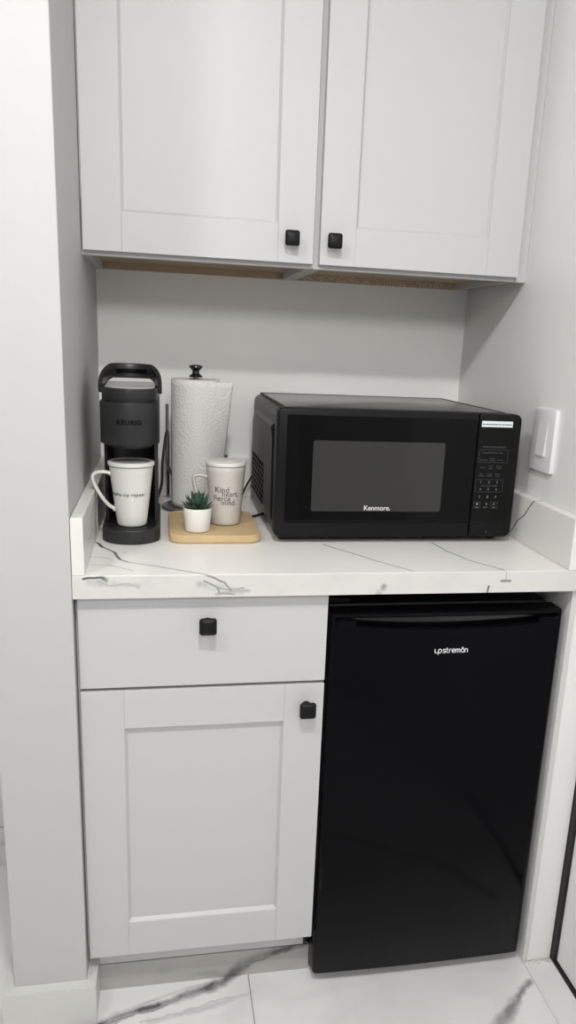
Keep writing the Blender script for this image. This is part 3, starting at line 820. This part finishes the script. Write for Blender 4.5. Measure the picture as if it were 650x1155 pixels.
# ------------------------------------------------------------------ bamboo tray
def tray():
    bm = bmesh.new()
    o = rrect(.1640, .3485, .2110, .4500, .030, 8); i = inset_pts(o, .0085)
    z0, z1, zi = H + .0003, .9310, .9290
    rings = [[(p[0], p[1], z0) for p in inset_pts(o, .003)], [(p[0], p[1], z0 + .003) for p in o], [(p[0], p[1], z1 - .0015) for p in o],
             [(p[0], p[1], z1) for p in inset_pts(o, .0015)], [(p[0], p[1], z1) for p in inset_pts(o, .0075)], [(p[0], p[1], zi) for p in inset_pts(o, .0095)]]
    loft(bm, rings)
    return bm
tag(obj('bamboo_tray', tray(), M['bamboo'], None, True, 30), 'pale bamboo tray with rounded corners holding the cream mug and the plant', 'tray')

# ------------------------------------------------------------------ succulent in a pot
PX, PY, PZ = .2215, .2640, .9294
pl = thing('potted_succulent', 'small dark green succulent in a plain white tapered pot on the bamboo tray', 'plant', (PX, PY, PZ))
pp = [(.020, PZ), (.0240, PZ + .0012), (.0250, PZ + .004), (.0292, PZ + .0475), (.0288, PZ + .0488), (.0275, PZ + .0488), (.0265, PZ + .046), (.0262, PZ + .042), (.001, PZ + .042)]
obj('pot', lathe(bmesh.new(), PX, PY, pp, 56), M['pot'], pl, True, 40)
obj('soil', lathe(bmesh.new(), PX, PY, [(.001, PZ + .0422), (.0258, PZ + .0422), (.0245, PZ + .0445), (.001, PZ + .047)], 40), M['soil'], pl, True)
bm = bmesh.new()
def leaf(az, tilt, ln, wd, base_r, zb):
    rings = []; n = 10
    d = Vector((math.cos(az), math.sin(az), 0)); s = Vector((-math.sin(az), math.cos(az), 0)); z = Vector((0, 0, 1))
    p = Vector((PX, PY, zb)) + d * base_r
    for i in range(n + 1):
        t = i / n
        tl = tilt + .35 * t
        dirv = d * math.cos(tl) + z * math.sin(tl); up = -d * math.sin(tl) + z * math.cos(tl)
        w = wd * (math.sin(PI * min(1, (.18 + .82 * t)) ) ** .75) * (1 if t < .8 else 1 - (t - .8) * 2.2) + .0004
        th = w * .42
        rings.append([tuple(p + s * (w * math.cos(a)) + up * (th * math.sin(a) * (1.0 if math.sin(a) < 0 else .45))) for a in [2 * PI * k / 10 for k in range(10)]])
        p = p + dirv * (ln / n)
    loft(bm, rings)
zb = PZ + .044
for i in range(9): leaf(2 * PI * i / 9 + .2, .28 + random.uniform(-.08, .12), .034 + random.uniform(-.003, .004), .0056, .004, zb)
for i in range(9): leaf(2 * PI * i / 9 + .55, .72 + random.uniform(-.08, .1), .034 + random.uniform(-.003, .003), .0057, .003, zb + .003)
for i in range(6): leaf(2 * PI * i / 6 + .3, 1.05 + random.uniform(-.05, .05), .034, .0052, .002, zb + .006)
for i in range(3): leaf(2 * PI * i / 3 + .9, 1.28, .030, .0055, .001, zb + .009)
obj('leaves', bm, M['leaf'], pl, True, 70)

# ------------------------------------------------------------------ paper towel and holder
TX, TY = .2290, .5600
ph = thing('paper_towel_holder', 'dark metal upright paper towel holder with round base and black knob', 'paper towel holder', (TX, TY, H))
obj('base', lathe(bmesh.new(), TX, TY, [(.066, H + .0003), (.078, H + .0006), (.080, H + .003), (.078, H + .007), (.070, H + .0085), (.002, H + .009)], 64), M['holder'], ph, True)
obj('pole', lathe(bmesh.new(), TX, TY, [(.006, H + .0092), (.006, 1.222)], 20), M['holder'], ph, True)
obj('top_knob', lathe(bmesh.new(), TX, TY, [(.016, 1.2221), (.0150, 1.225), (.0085, 1.230), (.0078, 1.236), (.0125, 1.241), (.0155, 1.2445), (.0150, 1.2475), (.009, 1.250), (.001, 1.2505)], 32), M['holder_knob'], ph, True)
bm = bmesh.new()
sweep(bm, catmull([(TX - .040, TY + .060, H + .006), (TX - .045, TY + .056, H + .05), (TX - .060, TY + .030, 1.0), (TX - .0665, TY - .004, 1.025), (TX - .0665, TY - .010, 1.06), (TX - .066, TY - .01, 1.12), (TX - .066, TY - .01, 1.160)], 6), rrect(-.0035, .0035, -.0035, .0035, .003, 4), up=(0, 1, 0))
obj('tension_arm', bm, M['holder'], ph, True)
pt = thing('paper_towel_roll', 'white embossed paper towel roll with its loose sheet flaring to the right', 'paper towel', (TX, TY, H + .0095))
RR = .0560; ZB, ZT = H + .0098, 1.2175
prof = [(.020, ZB), (RR - .001, ZB), (RR, ZB + .001), (RR, ZT - .001), (RR - .001, ZT), (.020, ZT), (.019, ZT - .001), (.019, ZB + .001)]
bm = bmesh.new()
n = 96
rings = [[(TX + r * math.cos(2 * PI * i / n), TY + r * math.sin(2 * PI * i / n), z) for i in range(n)] for r, z in prof[1:5]]
inner = [[(TX + r * math.cos(2 * PI * i / n), TY + r * math.sin(2 * PI * i / n), z) for i in range(n)] for r, z in (prof[5], prof[6], prof[7], prof[0])]
loft(bm, rings + inner + [rings[0]], False, False)
bmesh.ops.remove_doubles(bm, verts=bm.verts, dist=1e-6)
obj('roll', bm, M['towel'], pt, True, 50)
# loose sheet
bm = bmesh.new(); nz = 24; na = 40
grid = []
for j in range(nz + 1):
    f = j / nz; z = ZB + .001 + (ZT - .002 - ZB) * f
    row = []
    a_leave = math.radians(-78 + 50 * (1 - f) ** 1.2)
    reach = .012 + .062 * f ** .9
    for i in range(na + 1):
        s = i / na
        r = RR + .0016
        if s < .55:
            a = math.radians(-165) + (a_leave - math.radians(-165)) * (s / .55)
            x, y = TX + r * math.cos(a), TY + r * math.sin(a)
        else:
            k = (s - .55) / .45
            x0, y0 = TX + r * math.cos(a_leave), TY + r * math.sin(a_leave)
            tx, ty = -math.sin(a_leave), math.cos(a_leave)
            x = x0 + tx * reach * k; y = y0 + ty * reach * k + .010 * f * k * k
        row.append((x, y, z - .004 * f * max(0, (s - .2))))
    grid.append(row)
vv = [[bm.verts.new(p) for p in r] for r in grid]
for j in range(nz):
    for i in range(na):
        bm.faces.new((vv[j][i], vv[j][i + 1], vv[j + 1][i + 1], vv[j + 1][i]))
o = obj('loose_sheet', bm, M['towel'], pt, True)
md_ = o.modifiers.new('thickness', 'SOLIDIFY'); md_.thickness = .0007; md_.offset = 0
# small unidentified dark piece on the back splash behind the roll
bm = bmesh.new()
slab_z(bm, [(.282, .699), (.300, .699), (.318, .7185), (.282, .7185)], HS + .0004, HS + .007, b=.001)
tag(obj('unidentified_piece', bm, M['holder']), 'small dark grey piece on the back splash right of the paper towel', 'unidentified')

# ------------------------------------------------------------------ wall switch
sw = thing('light_switch', 'white rocker light switch on the right alcove wall above the splash', 'light switch', (W, .21, 1.07))
def slab_x(bm, pts, x0, x1, b):
    loft(bm, [[(x0, p[0], p[1]) for p in pts], [(x1 + b, p[0], p[1]) for p in pts], [(x1 + b * .3, p[0], p[1]) for p in inset_pts(pts, b * .3)], [(x1, p[0], p[1]) for p in inset_pts(pts, b)]])
    return bm
obj('plate', slab_x(bmesh.new(), rrect(.150, .2440, 1.0735, 1.2020, .004, 4), W - .0002, W - .0085, .0015), M['switch'], sw, True, 40)
obj('rocker_frame', slab_x(bmesh.new(), rrect(.1765, .2165, 1.1045, 1.1755, .001, 2), W - .0080, W - .0090, .0004), M['cabin'], sw)
bm = bmesh.new()
pts = [(.1780, 1.106), (.2150, 1.106), (.2150, 1.1745), (.1780, 1.1745)]
loft(bm, [[(W - .0083, p[0], p[1]) for p in pts], [(W - (.0125 if p[1] < 1.13 else .0096), p[0], p[1]) for p in pts]])
obj('rocker', bm, M['switch'], sw)

# ------------------------------------------------------------------ lights
def area(name, loc, target, size, power, color=(1, 1, 1), shape='DISK'):
    l = bpy.data.lights.new(name, 'AREA'); l.shape = shape; l.size = size; l.energy = power; l.color = color
    o = bpy.data.objects.new(name, l); col.objects.link(o); o.location = loc
    o.rotation_euler = (Vector(target) - Vector(loc)).to_track_quat('-Z', 'Y').to_euler()
    return o
area('ceiling_downlight', (.21, -1.10, 2.42), (.21, -1.10, 0), .13, 19, (1, .985, .965))
area('room_lamp', (.22, -2.75, 2.32), (.4, .5, 1.0), .5, 26, (1, .985, .965))
area('side_fill', (-.60, -.95, 2.38), (.9, .3, 1.1), .2, 8, (1, .985, .965))  # unseen fill light, added to brighten the right alcove wall
w = bpy.data.worlds.new('World'); scn.world = w; w.use_nodes = True
w.node_tree.nodes['Background'].inputs[0].default_value = (1, 1, 1, 1)
w.node_tree.nodes['Background'].inputs[1].default_value = 0.3

# ------------------------------------------------------------------ camera
p = dict(cx=0.152894, cy=-1.316339, cz=1.312508, yaw=0.198605, pitch=-0.265941, roll=0.046092, f=884.60365, sx=31.027822, sy=49.529172)
y_, pt_, r_ = p['yaw'], p['pitch'], p['roll']
F = Vector((math.sin(y_) * math.cos(pt_), math.cos(y_) * math.cos(pt_), math.sin(pt_)))
R = Vector((math.cos(y_), -math.sin(y_), 0)); U = R.cross(F)
R2 = R * math.cos(r_) + U * math.sin(r_); U2 = -R * math.sin(r_) + U * math.cos(r_)
cam = bpy.data.cameras.new('camera'); co = bpy.data.objects.new('camera', cam); col.objects.link(co)
co.matrix_world = Matrix(((R2.x, U2.x, -F.x, p['cx']), (R2.y, U2.y, -F.y, p['cy']), (R2.z, U2.z, -F.z, p['cz']), (0, 0, 0, 1)))
cam.sensor_fit = 'VERTICAL'; cam.sensor_height = 36; cam.sensor_width = 36
cam.lens = p['f'] / 1155 * 36
cam.shift_x = -p['sx'] / 1155; cam.shift_y = p['sy'] / 1155
cam.clip_start = .02
scn.camera = co

scn.view_settings.view_transform = 'Standard'; scn.view_settings.look = 'None'
scn.view_settings.gamma = 1; scn.view_settings.use_curve_mapping = False
scn.view_settings.exposure = 0.12
